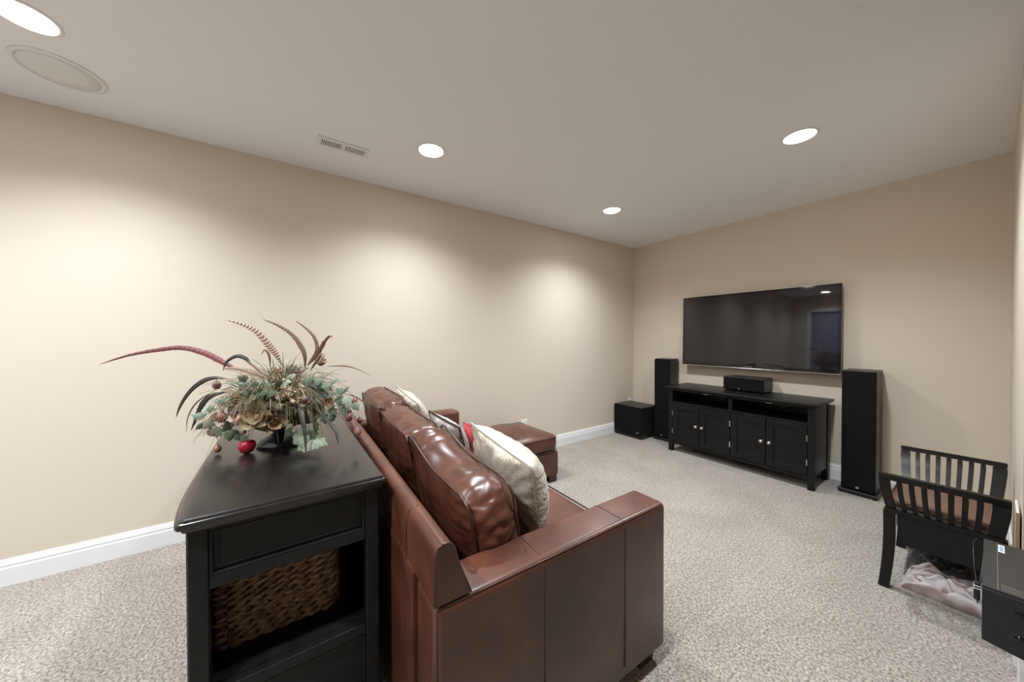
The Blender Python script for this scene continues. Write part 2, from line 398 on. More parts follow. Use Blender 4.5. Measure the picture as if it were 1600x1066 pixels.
# things glimpsed in the open shelf: cable rings with small silver lights
for xx in (-.22, .30):
    o = obj('cable_port', bx(xx - .03, xx + .03, YB - .030, YB - .016, .56, .63, bev=.004), M['bplastic'], t)
    obj('latch', bx(xx - .022, xx + .022, YF + .0015, YF + .004, ZT - .044, ZT - .039), M['silver'], t)
DW = (XI1 - XI0) / 4
for i in range(4):
    a = XI0 + i * DW + .003; b = XI0 + (i + 1) * DW - .003; z0, z1 = .112, .516; st = .052
    y0, y1 = YF - .002, YF + .016
    bm = B()
    box(bm, a, a + st, y0, y1, z0, z1, .002); box(bm, b - st, b, y0, y1, z0, z1, .002)
    box(bm, a + st, b - st, y0, y1, z0, z0 + st, .002); box(bm, a + st, b - st, y0, y1, z1 - st, z1, .002)
    d = obj('door', bm, W, t)
    obj('panel', bx(a + st, b - st, y0 + .008, y1, z0 + st, z1 - st), W, d)
    bm = B(); e = .009
    for (p, q, r, s) in ((a + st, b - st, z0 + st, z0 + st + e), (a + st, b - st, z1 - st - e, z1 - st), (a + st, a + st + e, z0 + st, z1 - st), (b - st - e, b - st, z0 + st, z1 - st)):
        box(bm, p, q, y0 + .003, y0 + .009, r, s, .0028, 2)
    obj('moulding', bm, W, d)
    kx = (b - .027) if i in (0, 2) else (a + .027)
    bm = B(); lathe(bm, [(0, -.030), (.008, -.029), (.014, -.024), (.0155, -.018), (.012, -.012), (.006, -.009), (.0055, -.003), (.010, -.001), (.010, 0)], 22, (kx, y0, .316), 'Y')
    obj('knob', bm, M['silver'], d, smooth=True, sharp=50)
    hx = a - .001 if i in (0, 2) else b + .001
    for zz in (.22, .415):
        bm = B(); lathe(bm, [(.0042, -.025), (.0042, .025)], 12, (hx, y0 - .002, zz)); obj('hinge', bm, M['silver'], d, smooth=True, sharp=50)

# ---------------------------------------------------------------- cushions
def rrect(u, v, w, h, r):
    px, pz = u * w / 2, v * h / 2
    cx = max(-(w / 2 - r), min(w / 2 - r, px)); cz = max(-(h / 2 - r), min(h / 2 - r, pz))
    dx, dz = px - cx, pz - cz
    if abs(dx) > 1e-9 and abs(dz) > 1e-9:
        mx = max(abs(dx), abs(dz)); l = math.hypot(dx, dz); dx, dz = dx / l * mx, dz / l * mx
    return cx + dx, cz + dz
def box_cushion(w, h, t, bf, bb, bs, r=.05, n=18, ng=6, seed=0, wr=.006, droop=0.0):
    """boxed leather cushion, thickness along y: front at -t/2.. returns mesh and the two piping loops"""
    bm = B(); S = lambda i: -1 + 2 * i / n
    def face(s, bulge):
        g = []
        for i in range(n + 1):
            row = []
            for j in range(n + 1):
                u, v = S(i), S(j); x, z = rrect(u, v, w, h, r)
                k = (1 - u * u) * (1 - v * v)
                k = k ** 0.75 if k > 0 else 0
                row.append(bm.verts.new((x, s * (t / 2 + bulge * k), z)))
            g.append(row)
        for i in range(n):
            for j in range(n): bm.faces.new((g[i][j], g[i + 1][j], g[i + 1][j + 1], g[i][j + 1]))
    face(1, bf); face(-1, bb)
    per = [(S(i), -1) for i in range(n)] + [(1, S(i)) for i in range(n)] + [(-S(i), 1) for i in range(n)] + [(-1, -S(i)) for i in range(n)]
    rings = []; loops = {}
    for k in range(ng + 1):
        s = -1 + 2 * k / ng; ring = []
        for u, v in per:
            x, z = rrect(u, v, w, h, r); nn = Vector((u if abs(u) == 1 else 0, v if abs(v) == 1 else 0)); nn.normalize()
            lat = (1 - u * u) if abs(v) == 1 else (1 - v * v)
            b = bs * (1 - s * s) * (0.45 + 0.55 * lat)
            ring.append(Vector((x + nn.x * b, s * t / 2, z + nn.y * b)))
        if k == 0: loops['b'] = ring
        if k == ng: loops['f'] = ring
        rings.append([bm.verts.new(p) for p in ring])
    L_ = len(per)
    for a, b in zip(rings[:-1], rings[1:]):
        for i in range(L_): bm.faces.new((a[i], a[(i + 1) % L_], b[(i + 1) % L_], b[i]))
    bmesh.ops.remove_doubles(bm, verts=bm.verts, dist=1e-5)
    bmesh.ops.recalc_face_normals(bm, faces=bm.faces); bm.normal_update()
    off = Vector((seed * 7.3, seed * 3.1, seed * 1.7))
    mv = {}
    for v in bm.verts:
        q = v.co * 7 + off; d = noise.noise(q) * wr
        q2 = Vector((v.co.x * 9, v.co.y * 26, v.co.z * 26)) + off
        e = max(0, (abs(v.co.x) / (w / 2)) - .55) / .45
        d += (1 - abs(noise.noise(q2))) ** 3 * -wr * .9 * (0.3 + e)
        q3 = Vector((v.co.x * 16 + noise.noise(q) * 1.5, v.co.y * 5, v.co.z * 4)) + off * 1.3
        top = max(0, v.co.z / (h / 2)) ** 2
        d -= (1 - abs(noise.noise(q3))) ** 7 * wr * .9 * (.25 + .75 * top)
        mv[v] = v.normal * d
    for v, d in mv.items(): v.co += d
    def dr(p):
        u = max(0, min(1, p.x / (w / 2) * .5 + .5)); k = max(0, min(1, p.z / h + .5)); u = min(1, u * 1.8); p.z -= droop * k * u * u * (3 - 2 * u)
    if droop:
        for v in bm.verts: dr(v.co)
        for lp in loops.values():
            for p in lp: dr(p)
    return bm, loops
def cushion_part(name, parent, mesh_loops, loc, rot, pipe=.0042, matl='leather'):
    bm, loops = mesh_loops
    o = obj(name, bm, M[matl], parent, smooth=True)
    o.location = loc; o.rotation_euler = rot
    ss = o.modifiers.new('sub', 'SUBSURF'); ss.levels = 1; ss.render_levels = 1
    if pipe:
        for key in ('f', 'b'):
            pb = B(); tube(pb, loops[key], pipe, 7, closed=True); obj('piping', pb, M['seam'], o, smooth=True)
    return o

# ---------------------------------------------------------------- sofa
SR = radians(-1.3)
sofa = thing('sofa', 'brown leather three seat sofa with track arms', 'sofa', (1.045, -3.625, 0), SR)
HW, DEP, AW, AH = 1.015, .915, .145, .603
def arm(sx):
    x0, x1 = (HW - AW, HW) if sx > 0 else (-HW, -HW + AW)
    t_ = bmesh.new(); bmesh.ops.create_cube(t_, size=1)
    for v in t_.verts: v.co = ((x0 + x1) / 2 + v.co.x * AW, DEP / 2 + v.co.y * DEP, .07 + (v.co.z + .5) * (AH - .07))
    bmesh.ops.subdivide_edges(t_, edges=[e for e in t_.edges if abs((e.verts[0].co - e.verts[1].co).y) > .5], cuts=5, use_grid_fill=True)
    es = [e for e in t_.edges if len(e.link_faces) == 2 and e.calc_face_angle(0) > .5 and max(v.co.z for v in e.verts) > .1]
    bmesh.ops.bevel(t_, geom=es, offset=.022, segments=4, profile=.5, affect='EDGES')
    a = wn(obj('arm', t_, M['leather'], sofa, smooth=True))
    # seams: across the top and down the outer side, and piping along both top edges
    seam = lambda pts, r: obj('seam', tube(B(), pts, r, 6), M['seam'], a, smooth=True)
    xo = x1 if sx > 0 else x0; xi = x0 if sx > 0 else x1
    def cross(y):
        pts = [(xo + sx * .0006, y, .10), (xo + sx * .0006, y, AH - .024), (xo - sx * .006, y, AH - .006), (xo - sx * .022, y, AH + .0006), (xi + sx * .022, y, AH + .0006), (xi + sx * .006, y, AH - .006), (xi - sx * .0006, y, AH - .03), (xi - sx * .0006, y, .46)]
        seam(pts, .0016)
    for y in (.325, .675): cross(y)
    for dx in (.0055,):
        seam([(xo - sx * dx, .03, AH - .0065), (xo - sx * dx, DEP - .03, AH - .0065)], .0022)
    seam([(xo - sx * .0062, .006, .09), (xo - sx * .0062, .006, AH - .02)], .0028)
arm(1); arm(-1)
# back frame: upper rail runs over the arms, lower panel between them
bm = B()
prof = [(0, .605), (-.001, .70), (.002, .728), (.010, .742), (.022, .748), (.036, .747), (.046, .741), (.053, .726), (.062, .69), (.095, .606)]
n = 10; rings = []
for i in range(n + 1):
    x = -HW + .004 + (2 * HW - .008) * i / n
    rings.append([bm.verts.new((x, y - (.006 * sin(pi * i / n) if y < .03 else 0), z)) for y, z in prof])
for a, b in zip(rings[:-1], rings[1:]):
    for k in range(len(prof)): bm.faces.new((a[k], a[(k + 1) % len(prof)], b[(k + 1) % len(prof)], b[k]))
bm.faces.new(rings[0]); bm.faces.new(rings[-1][::-1])
bk = obj('back_frame', bm, M['leather'], sofa, smooth=True, sharp=42)
for sx in (-1, 1):
    xx = sx * (HW - .004); bm = B()
    tube(bm, [(xx, p[0] + (.004 if k < 3 else 0), p[1]) for k, p in enumerate(prof)], .0026, 6); obj('seam', bm, M['seam'], bk, smooth=True)
for xx in (-.34, .34, .80):
    bm = B(); tube(bm, [(xx, -.0055, .10), (xx, -.0055, .70), (xx, .004, .742), (xx, .03, .7485)], .0016, 6); obj('seam', bm, M['seam'], bk, smooth=True)
bm = B(); prism(bm, [(-.005, .07), (-.006, .606), (.095, .606), (.13, .28), (.13, .07)], 0, -HW + AW + .001, HW - AW - .001); obj('back_panel', bm, M['leather'], sofa)
obj('seat_base', bx(-HW + AW + .001, HW - AW - .001, .13, .865, .07, .285, bev=.012, seg=3), M['leather'], sofa)
SW = (2 * HW - 2 * AW) / 3
for i in range(3):
    cx = -HW + AW + SW * (i + .5)
    # seat cushion: box cushion laid flat
    cushion_part('seat_cushion', sofa, box_cushion(SW - .008, .70, .145, .018, .002, .006, .04, 14, 4, i + 10, .003), (cx, .525, .357), (radians(90), 0, 0))
    # back cushion leaning on the frame
    cushion_part('back_cushion', sofa, box_cushion(SW + .004, (.42, .39, .395)[i], .150, .085, .030, .030, .06, 34, 8, i + 1, .011, (0, .015, .068)[i]), (cx, .25, (.645, .632, .635)[i]), (radians(10), 0, 0))
for sx in (-1, 1):
    for y in (.07, .835):
        xx = sx * (HW - .062)
        t_ = bmesh.new(); bmesh.ops.create_cube(t_, size=1)
        for v in t_.verts: k = 1 if v.co.z > 0 else .82; v.co = (xx + v.co.x * .085 * k, y + v.co.y * .085 * k, .036 + v.co.z * .072)
        obj('leg', t_, M.setdefault('legwood', mat('dark brown leg wood', (.035, .014, .009), .4)), sofa)

# ---------------------------------------------------------------- ottoman
ot = thing('ottoman', 'brown leather ottoman with thick cushion top before the sofa', 'ottoman', (.385, -2.325, 0))
OW, OD = .290, .330
bm = B(); box(bm, -OW, OW, -OD, OD, .055, .255, .014, 3); wn(obj('base', bm, M['leather'], ot, smooth=True))
cushion_part('top_cushion', ot, box_cushion(2 * OW - .006, 2 * OD - .006, .118, .072, .0, .008, .035, 16, 4, 21, .003), (0, 0, .322), (radians(90), 0, 0), .0042)
for sx in (-1, 1):
    for sy in (-1, 1):
        obj('leg', bx(sx * (OW - .05) - .04, sx * (OW - .05) + .04, sy * (OD - .05) - .04, sy * (OD - .05) + .04, 0, .058, bev=.004), M['legwood'], ot)

# ---------------------------------------------------------------- throw pillows
def throw_pillow(name, w, h, t, tb, matl, seed, label, loc, rot, n=26, pinch=.05, wr=.006, trim=None, pleat=0.0, group='throw pillows on the sofa'):
    bm = B(); uvl = bm.loops.layers.uv.new('UVMap'); S = lambda i: -1 + 2 * i / n
    off = Vector((seed * 5.1, seed * 2.3, seed * 9.7)); grids = []
    for s in (1, -1):
        g = []
        for i in range(n + 1):
            row = []
            for j in range(n + 1):
                u, v = S(i), S(j)
                x = u * w / 2 * (1 - pinch * (1 - v * v)); z = v * h / 2 * (1 - pinch * (1 - u * u))
                k = max(0, (1 - u * u)) ** .48 * max(0, (1 - v * v)) ** .48
                y = (t if s > 0 else -tb) * k
                p = Vector((x, y, z)); f = 1 if k > 0 else 0
                q = Vector((x * 9, s * 2, z * 9)) + off
                ang = math.atan2(v, u); rr = math.hypot(u, v)
                rad = sin(ang * 22 + noise.noise(q) * 5) * wr * .5 * min(1, rr) * (k > 0)
                y += s * (noise.noise(q) * wr * 1.6 * min(1, k * 2) + rad)
                if pleat: y -= s * pleat * abs(cos((u + v) * 5.5 + .5 * sin(v * 2))) ** 9 * min(1, k * 3)
                row.append((bm.verts.new((x, y, z)), (u * .5 + .5, v * .5 + .5)))
            g.append(row)
        for i in range(n):
            for j in range(n):
                cs = [g[i][j], g[i + 1][j], g[i + 1][j + 1], g[i][j + 1]]
                fc = bm.faces.new([c[0] for c in cs])
                for lp, c in zip(fc.loops, cs): lp[uvl].uv = c[1]
    bmesh.ops.remove_doubles(bm, verts=bm.verts, dist=1e-5)
    root = thing(name, label, 'pillow', loc, 0, group); root.rotation_euler = rot
    o = obj('cover', bm, M[matl], root, smooth=True)
    ss = o.modifiers.new('sub', 'SUBSURF'); ss.levels = 1; ss.render_levels = 1
    per = []
    for k in range(n): per.append((S(k), -1))
    for k in range(n): per.append((1, S(k)))
    for k in range(n): per.append((-S(k), 1))
    for k in range(n): per.append((-1, -S(k)))
    pts = [Vector((u * w / 2 * (1 - pinch * (1 - v * v)), 0, v * h / 2 * (1 - pinch * (1 - u * u)))) for u, v in per]
    if trim == 'beads':
        pb = B()
        for k in range(len(pts)):
            for f in (0, .5):
                q = pts[k].lerp(pts[(k + 1) % len(pts)], f); sphere(pb, q, .0055, u=7, v=5)
        obj('bead_trim', pb, M['bead'], root, smooth=True)
    else:
        pb = B(); tube(pb, pts, .003, 6, closed=True); obj('edge_seam', pb, M[matl], root, smooth=True)
    return root
throw_pillow('throw_pillow', .43, .37, .155, .045, 'cream', 1, 'large cream silk pillow, gathered, beside the sofa arm next to the red pillow', (1.640, -3.185, .638), (radians(15), radians(9), radians(2)), pinch=.03, wr=.010)
throw_pillow('throw_pillow', .37, .35, .08, .05, 'stripe', 2, 'ribbed ivory and grey pillow with dark beaded edge', (1.05, -3.150, .618), (radians(19), radians(3), radians(3)), pinch=.03, wr=.003, trim='beads')
throw_pillow('throw_pillow', .30, .29, .07, .05, 'red', 3, 'small red pleated pillow between cream and ribbed pillows', (1.262, -3.062, .622), (radians(16), 0, radians(4)), n=60, pinch=.04, wr=.003, pleat=.014)
throw_pillow('throw_pillow', .43, .40, .09, .05, 'cream', 4, 'cream silk pillow leaning behind the ribbed pillow at the sofa far end', (.545, -3.205, .665), (radians(16), radians(8), radians(2)), pinch=.03, wr=.009)

# ---------------------------------------------------------------- console table behind the sofa
CT = Vector((1.06, -3.9, 0))
t = thing('console_table', 'dark console table with bowed top standing against the sofa back', 'table', CT)
def wbox(bm, x0, x1, y0, y1, z0, z1, bev=0, seg=2): return box(bm, x0 - CT.x, x1 - CT.x, y0 - CT.y, y1 - CT.y, z0, z1, bev, seg)
def wb(*a, **k): return wbox(B(), *a, **k)
TX0, TX1, TY0, TY1, TZ = .415, 1.705, -4.143, -3.668, .800
def top_outline(ins):
    pts = [(TX0 + ins, TY1 - ins), (TX1 - ins, TY1 - ins)]
    for k in range(25):
        q = k / 24; x = TX1 - ins - (TX1 - TX0 - 2 * ins) * q
        y = TY0 + ins - .025 * (1 - abs(2 * q - 1) ** 5)
        if k == 0: pts += [(x, y + .010), (x - .003, y + .003), (x - .011, y - .0015)]
        elif k == 24: pts += [(x + .011, y - .0015), (x + .003, y + .003), (x, y + .010)]
        else: pts.append((x, y))
    return [(x - CT.x, y - CT.y) for x, y in pts]
prof = [(.020, .765), (.010, .765), (.008, .772), (.002, .7755), (0, .780), (0, .786), (.002, .790), (.0055, .7915), (.0065, .7945), (.010, .7985), (.016, .800)]
bm = B(); rings = []
for ins, z in prof: rings.append([bm.verts.new((x, y, z)) for x, y in top_outline(ins)])
for a, b in zip(rings[:-1], rings[1:]):
    for k in range(len(a)): bm.faces.new((a[k], a[(k + 1) % len(a)], b[(k + 1) % len(a)], b[k]))
bm.faces.new(rings[0]); bm.faces.new(rings[-1])
obj('top', bm, M['ttop'], t, smooth=True, sharp=24)
PX0, PX1, PY0, PY1 = .445, 1.688, -4.124, -3.686
for x in (PX0, PX1 - .040):
    for y in (PY0, PY1 - .038):
        bm = wb(x, x + .040, y, y + .038, 0, .765, bev=.003)
        obj('leg', bm, W, t)
# beads down the outer edges of the legs facing the room
for y in (PY0 - .004,):
    obj('corner_bead', wb(PX1 - .030, PX1 - .012, y, y + .006, .0, .765, bev=.0025), W, t)
for sgn, xf in ((1, PX1), (-1, PX0)):
    a, b = PY0 + .038, PY1 - .038
    X_ = lambda d0, d1: (xf - d1, xf - d0) if sgn > 0 else (xf + d0, xf + d1)
    def eb(d0, d1, y0, y1, z0, z1, bev=0): p, q = X_(d0, d1); return wb(p, q, y0, y1, z0, z1, bev=bev)
    obj('drawer_panel', eb(.014, .026, a, b, .637, .765), W, t)
    obj('rail', eb(.002, .030, a, b, .607, .638, .003), W, t)
    obj('rail', eb(.004, .026, a, b, .752, .765), W, t)
    fr = [(a, b, .637, .6445), (a, b, .7445, .752), (a, a + .0085, .637, .752), (b - .0085, b, .637, .752)]
    for (p, q, r, s_) in fr: obj('moulding', eb(.003, .015, p, q, r, s_, .0035), W, t)
    fr = [(a + .016, b - .016, .6525, .6565), (a + .016, a + .020, .6525, .742), (b - .020, b - .016, .6525, .742)]
    for (p, q, r, s_) in fr: obj('moulding', eb(.010, .0155, p, q, r, s_, .0015), W, t)
    obj('lower_panel', eb(.014, .026, a, b, .09, .33), W, t)
    obj('rail', eb(.003, .030, a, b, .312, .345, .003), W, t)
    obj('rail', eb(.003, .030, a, b, .06, .10, .003), W, t)
    for (p, q, r, s_) in [(a, b, .10, .108), (a, b, .304, .312), (a, a + .0085, .10, .312), (b - .0085, b, .10, .312)]: obj('moulding', eb(.004, .015, p, q, r, s_, .0035), W, t)
obj('shelf', wb(PX0 + .03, PX1 - .03, PY0 + .012, PY1 - .012, .325, .345), W, t)
obj('compartment_top', wb(PX0 + .03, PX1 - .03, PY0 + .012, PY1 - .012, .615, .632), W, t)
for y in (PY0 + .004, PY1 - .016):
    obj('side_panel', wb(PX0 + .04, PX1 - .04, y, y + .012, .06, .765), W, t)
obj('partition', wb(1.05, 1.066, PY0 + .016, PY1 - .016, .345, .615), W, t)

# woven basket on the shelf
m = M['wicker'] = mat('woven sea grass', (.3, .2, .13), .7, spec=.3)
v = coords(m); a = noise_tex(m, v, 38, 4, .6); b_ = noise_tex(m, coords(m, 'Object', (60, 60, 400)), 3, 3)
ca = ramp(m, a, [(.30, (.09, .045, .026)), (.46, (.25, .15, .09)), (.60, (.40, .265, .165)), (.75, (.52, .37, .25))])
cb = ramp(m, b_, [(.3, (.6, .57, .55)), (.65, (1, 1, 1))]); setcol(m, mixc(m, ca, cb, 1.0, 'MULTIPLY')); bump(m, b_, .5, .003)
BK = Vector((1.375, -3.9405, .346))
bk_ = thing('wicker_basket', 'brown woven rectangular basket on the console table shelf', 'basket', BK)
BX, BY = .190, .1635
obj('lining', bx(-BX + .012, BX - .012, -BY + .012, BY - .012, .004, .225, bev=.01), mat('dark basket core', (.05, .03, .02), .9), bk_)
def rr_path(hx, hy, r, n):
    per = []; L1 = 2 * (hx - r); L2 = 2 * (hy - r); A = pi * r / 2; tot = 2 * L1 + 2 * L2 + 4 * A
    out = []
    for k in range(n):
        s_ = tot * k / n
        for (kind, ln, dat) in (('l', L2, ((hx, -hy + r), (0, 1))), ('a', A, ((hx - r, hy - r), 0)), ('l', L1, ((hx - r, hy), (-1, 0))), ('a', A, ((-hx + r, hy - r), pi / 2)), ('l', L2, ((-hx, hy - r), (0, -1))), ('a', A, ((-hx + r, -hy + r), pi)), ('l', L1, ((-hx + r, -hy), (1, 0))), ('a', A, ((hx - r, -hy + r), 3 * pi / 2))):
            if s_ <= ln:
                if kind == 'l': p = (dat[0][0] + dat[1][0] * s_, dat[0][1] + dat[1][1] * s_); nr = (dat[1][1], -dat[1][0])
                else: a_ = dat[1] + s_ / r; p = (dat[0][0] + r * cos(a_), dat[0][1] + r * sin(a_)); nr = (cos(a_), sin(a_))
                out.append((p, nr, tot * k / n)); break
            s_ -= ln
    return out, tot
rnd = random.Random(5)
pth, tot = rr_path(BX - .012, BY - .012, .03, 260)
for row in range(12):
    z0 = .011 + row * .0195; per = tot / 17; ph0 = rnd.uniform(0, 6.28) if row % 2 else rnd.uniform(0, 6.28)
    for st in (0, 1):
        pts = []; rad = []
        for (p, nr, s_) in pth:
            ph = 2 * pi * s_ / per + st * pi + ph0
            wob = noise.noise(Vector((s_ * 30, row * 3.1, st * 7.0)))
            o_ = .0060 * cos(ph); z_ = .0056 * sin(ph) + .0022 * wob
            pts.append((p[0] + nr[0] * o_, p[1] + nr[1] * o_, z0 + z_)); rad.append(.0062 + .0020 * wob)
        bm = B(); tube(bm, pts, rad, 7, closed=True); obj('strand', bm, M['wicker'], bk_, smooth=True)

# ---------------------------------------------------------------- slatted bench
BN = Vector((2.651, -1.23, 0))
t = thing('slatted_bench', 'black bench with curved slatted ends and brown leather seat', 'bench', BN)
m = M['benchwood'] = mat('worn black lacquer', (.012, .0105, .010), .28, spec=.32)
v = coords(m); n_ = noise_tex(m, v, 30, 4, .7); setcol(m, ramp(m, n_, [(.3, (.005, .0045, .0045)), (.74, (.009, .0075, .007)), (.78, (.05, .025, .016))]))
H_ = .178
end_curve = [(0, .372), (.006, .392), (.020, .420), (.040, .455), (.060, .490), (.076, .525), (.086, .555), (.090, .580)]
def end_side(sy, y0):
    """sy -1: end towards the camera leaning out to -y"""
    cv = smooth_path([(0, o_, z) for o_, z in end_curve], 22); cv = [(q.y, q.z) for q in cv]
    def strip(x0, x1, k0, k1, th=.016, name='slat', parent=t, bulge=0):
        bm = B(); a = []
        for k in range(k0, k1 + 1):
            o_, z = cv[k]; d = (cv[min(k + 1, 21)][0] - cv[max(k - 1, 0)][0], cv[min(k + 1, 21)][1] - cv[max(k - 1, 0)][1])
            l = math.hypot(*d); nx, nz = d[1] / l, -d[0] / l
            row = []
            for x, w_ in ((x0, th / 2), (x1, th / 2), (x1, -th / 2), (x0, -th / 2)):
                row.append(bm.verts.new((x * (.86 + .14 * min(1, (k / 15.0)) ** .6), y0 + sy * (o_ + nx * w_), z + nz * w_)))
            a.append(row)
        for p, q in zip(a[:-1], a[1:]):
            for k in range(4): bm.faces.new((p[k], p[(k + 1) % 4], q[(k + 1) % 4], q[k]))
        bm.faces.new(a[0]); bm.faces.new(a[-1])
        bmesh.ops.recalc_face_normals(bm, faces=bm.faces)
        es = [e for e in bm.edges if e.calc_face_angle(0) > 1.0]
        bmesh.ops.bevel(bm, geom=es, offset=.0025, segments=2, affect='EDGES')
        return obj(name, bm, M['benchwood'], parent, smooth=True, sharp=40)
    strip(-H_, H_, 18, 21, .024, 'top_rail'); strip(-H_, H_, 0, 4, .022, 'bottom_rail')
    strip(-H_, -H_ + .036, 4, 18, .018, 'stile'); strip(H_ - .044, H_, 4, 18, .018, 'stile')
    a, b = -H_ + .036, H_ - .044; gap = (b - a) / (8 + 7 * .88); w_ = gap * .88
    for k in range(7):
        x = a + gap * (k + 1) + w_ * k; strip(x, x + w_, 4, 18, .014, 'slat')
end_side(-1, -.245); end_side(1, .265)
obj('apron', bx(-H_ + .05, H_ - .05, -.238, -.220, .222, .366, bev=.003), M['benchwood'], t)
obj('apron', bx(-H_ + .05, H_ - .05, .240, .258, .222, .366, bev=.003), M['benchwood'], t)
for sx in (-1, 1): obj('side_rail', bx(sx * (H_ - .03) - .010, sx * (H_ - .03) + .010, -.20, .22, .28, .366, bev=.003), M['benchwood'], t)
for k in range(5): obj('light_gap', bx(-.115 + k * .047, -.093 + k * .047, -.243, -.238, .3665, .3715), M['silver'] if False else M['whiteplastic'], t)  # white dashes stand in for light showing through gaps under the end rail
m = M['seatleather'] = mat('worn brown seat leather', (.13, .068, .046), .3)
cm = box_cushion(2 * H_ - .03, .46, .05, .012, 0, .004, .03, 12, 3, 31, .002)
cushion_part('seat', t, cm, (0, .01, .400), (radians(90), 0, 0), .003, 'seatleather')
obj('seat_board', bx(-H_ + .02, H_ - .02, -.225, .245, .366, .376), M['benchwood'], t)
for sx in (-1, 1):
    for sy in (-1, 1):
        yb = -.228 if sy < 0 else .248
        cv = smooth_path([(0, 0, .385), (0.002, .004, .36), (.002, .0, .28), (.004, .006, .18), (.010, .016, .08), (.018, .030, 0)], 14)
        bm = B(); rows = []
        for q in cv:
            hw = .018 + .002 * (q.z / .38)
            cx_ = sx * (H_ - .026 + q.x * .9); cy_ = yb + sy * q.y
            rows.append([bm.verts.new((cx_ + dx * hw, cy_ + dy * hw, q.z)) for dx, dy in ((-1, -1), (1, -1), (1, 1), (-1, 1))])
        for p, q in zip(rows[:-1], rows[1:]):
            for k in range(4): bm.faces.new((p[k], p[(k + 1) % 4], q[(k + 1) % 4], q[k]))
        bm.faces.new(rows[0]); bm.faces.new(rows[-1]); bmesh.ops.recalc_face_normals(bm, faces=bm.faces)
        bmesh.ops.bevel(bm, geom=[e for e in bm.edges if e.calc_face_angle(0) > 1.0], offset=.004, segments=2, affect='EDGES')
        obj('leg', bm, M['benchwood'], t, smooth=True, sharp=40)

# blankets under the bench
def heap(name, label, cat, cx, cy, lx, ly, hgt, matl, fold, seed, rot=0, n=44):
    bm = B(); uvl = bm.loops.layers.uv.new('UVMap'); g = []; off = Vector((seed * 3.7, seed * 1.9, 0))
    for i in range(n + 1):
        row = []
        for j in range(n + 1):
            u, v = -1 + 2 * i / n, -1 + 2 * j / n
            edge = (1 - abs(u) ** 4) * (1 - abs(v) ** 4); e = max(0, edge) ** .45
            q = Vector((u * 2.0 * fold, v * 1.2, 0)) + off
            w1 = noise.noise(Vector((u * 1.1, v * 5.0 + noise.noise(q) * 1.6, 0)) + off); w2 = noise.noise(Vector((u * 3, v * 9, 2)) + off)
            z = hgt * e * (.66 + .55 * w1 + .22 * w2)
            x = u * lx * (1 + .05 * noise.noise(Vector((v * 3, 0, 5)) + off)); y = v * ly * (1 + .10 * noise.noise(Vector((u * 3, 4, 0)) + off))
            row.append((bm.verts.new((x, y, max(z, .002 if edge > 0 else 0))), (u * .5 + .5, v * .5 + .5)))
        g.append(row)
    for i in range(n):
        for j in range(n):
            cs = [g[i][j], g[i + 1][j], g[i + 1][j + 1], g[i][j + 1]]
            fc = bm.faces.new([c[0] for c in cs])
            for lp, c in zip(fc.loops, cs): lp[uvl].uv = c[1]
    border = [g[i][0][0] for i in range(n)] + [g[n][j][0] for j in range(n)] + [g[n - i][n][0] for i in range(n)] + [g[0][n - j][0] for j in range(n)]
    bm.faces.new(border[::-1])
    o = obj(name, bm, matl, None, smooth=True); o.location = (cx, cy, 0); o.rotation_euler = (0, 0, rot)
    return tag(o, label, cat)
m = M['blanket'] = mat('white plush blanket with rose swirls', (.6, .55, .54), .8, sheen=.5)
vu = coords(m, 'UV', (1, 2.4, 1)); w = wave(m, vu, 1.3, 7, 2, 1.2, 'Y'); setcol(m, ramp(m, w, [(.0, (.30, .21, .20)), (.14, (.55, .47, .46)), (.4, (.70, .66, .66)), (.85, (.66, .62, .63)), (1, (.42, .36, .37))]))
bump(m, noise_tex(m, coords(m), 60, 3), .3, .004)
heap('folded_blanket', 'white and rose folded blanket on carpet under the slatted bench', 'blanket', 2.685, -1.375, .150, .065, .125, M['blanket'], 1, 3, radians(-2))
m = M['fur'] = mat('dark grey faux fur', (.03, .028, .03), .9, sheen=.6)
nf = noise_tex(m, coords(m), 26, 5, .7); setcol(m, ramp(m, nf, [(.35, (.012, .011, .012)), (.58, (.05, .046, .045)), (.72, (.20, .17, .16))])); bump(m, noise_tex(m, coords(m), 140, 3), .8, .008)
heap('fur_throw', 'dark grey fluffy throw heaped behind the folded white blanket', 'blanket', 2.66, -1.185, .135, .105, .17, M['fur'], 1.5, 8)
# board slipped between bench and wall
t = thing('leaning_board', 'thin white board standing between slatted bench and wall', 'board', (2.8395, -1.56, 0))
obj('panel', bx(-.003, .003, -.09, .09, .0, .565, bev=.001), mat('off white board', (.68, .64, .58), .6), t)
obj('edge_tape', bx(-.0042, .0042, -.094, -.088, .0, .565), mat('brown tape', (.30, .19, .11), .5), t)

# ---------------------------------------------------------------- black receiver on a white stand
DV = Vector((2.985, -1.99, .312))
t = thing('av_receiver', 'black electronic receiver box with label sticker on a white stand', 'electronics', DV)
DW_, DL_ = .217, .208
M['rtop'] = mat('grey black painted steel', (.035, .034, .033), .32)
bm = B(); prism(bm, [(-DW_, 0), (-DW_, .163), (DW_, .163), (DW_, 0), (DW_ - .08, -.012), (-DW_ + .08, -.012)], 1, -DL_ + .012, DL_)
obj('chassis', bm, M['bplastic'], t)
obj('top_cover', bx(-DW_ - .001, DW_ + .001, -DL_ + .010, DL_, .163, .1665, bev=.001), M['rtop'], t)
obj('top_seam', bx(-DW_ + .0265, -DW_ + .028, -DL_ + .012, DL_ - .005, .1660, .1676), M['silver'], t)
obj('front_panel', bx(-DW_ + .000, DW_ + .001, -DL_, -DL_ + .012, .004, .163, bev=.003), M['bplastic'], t)
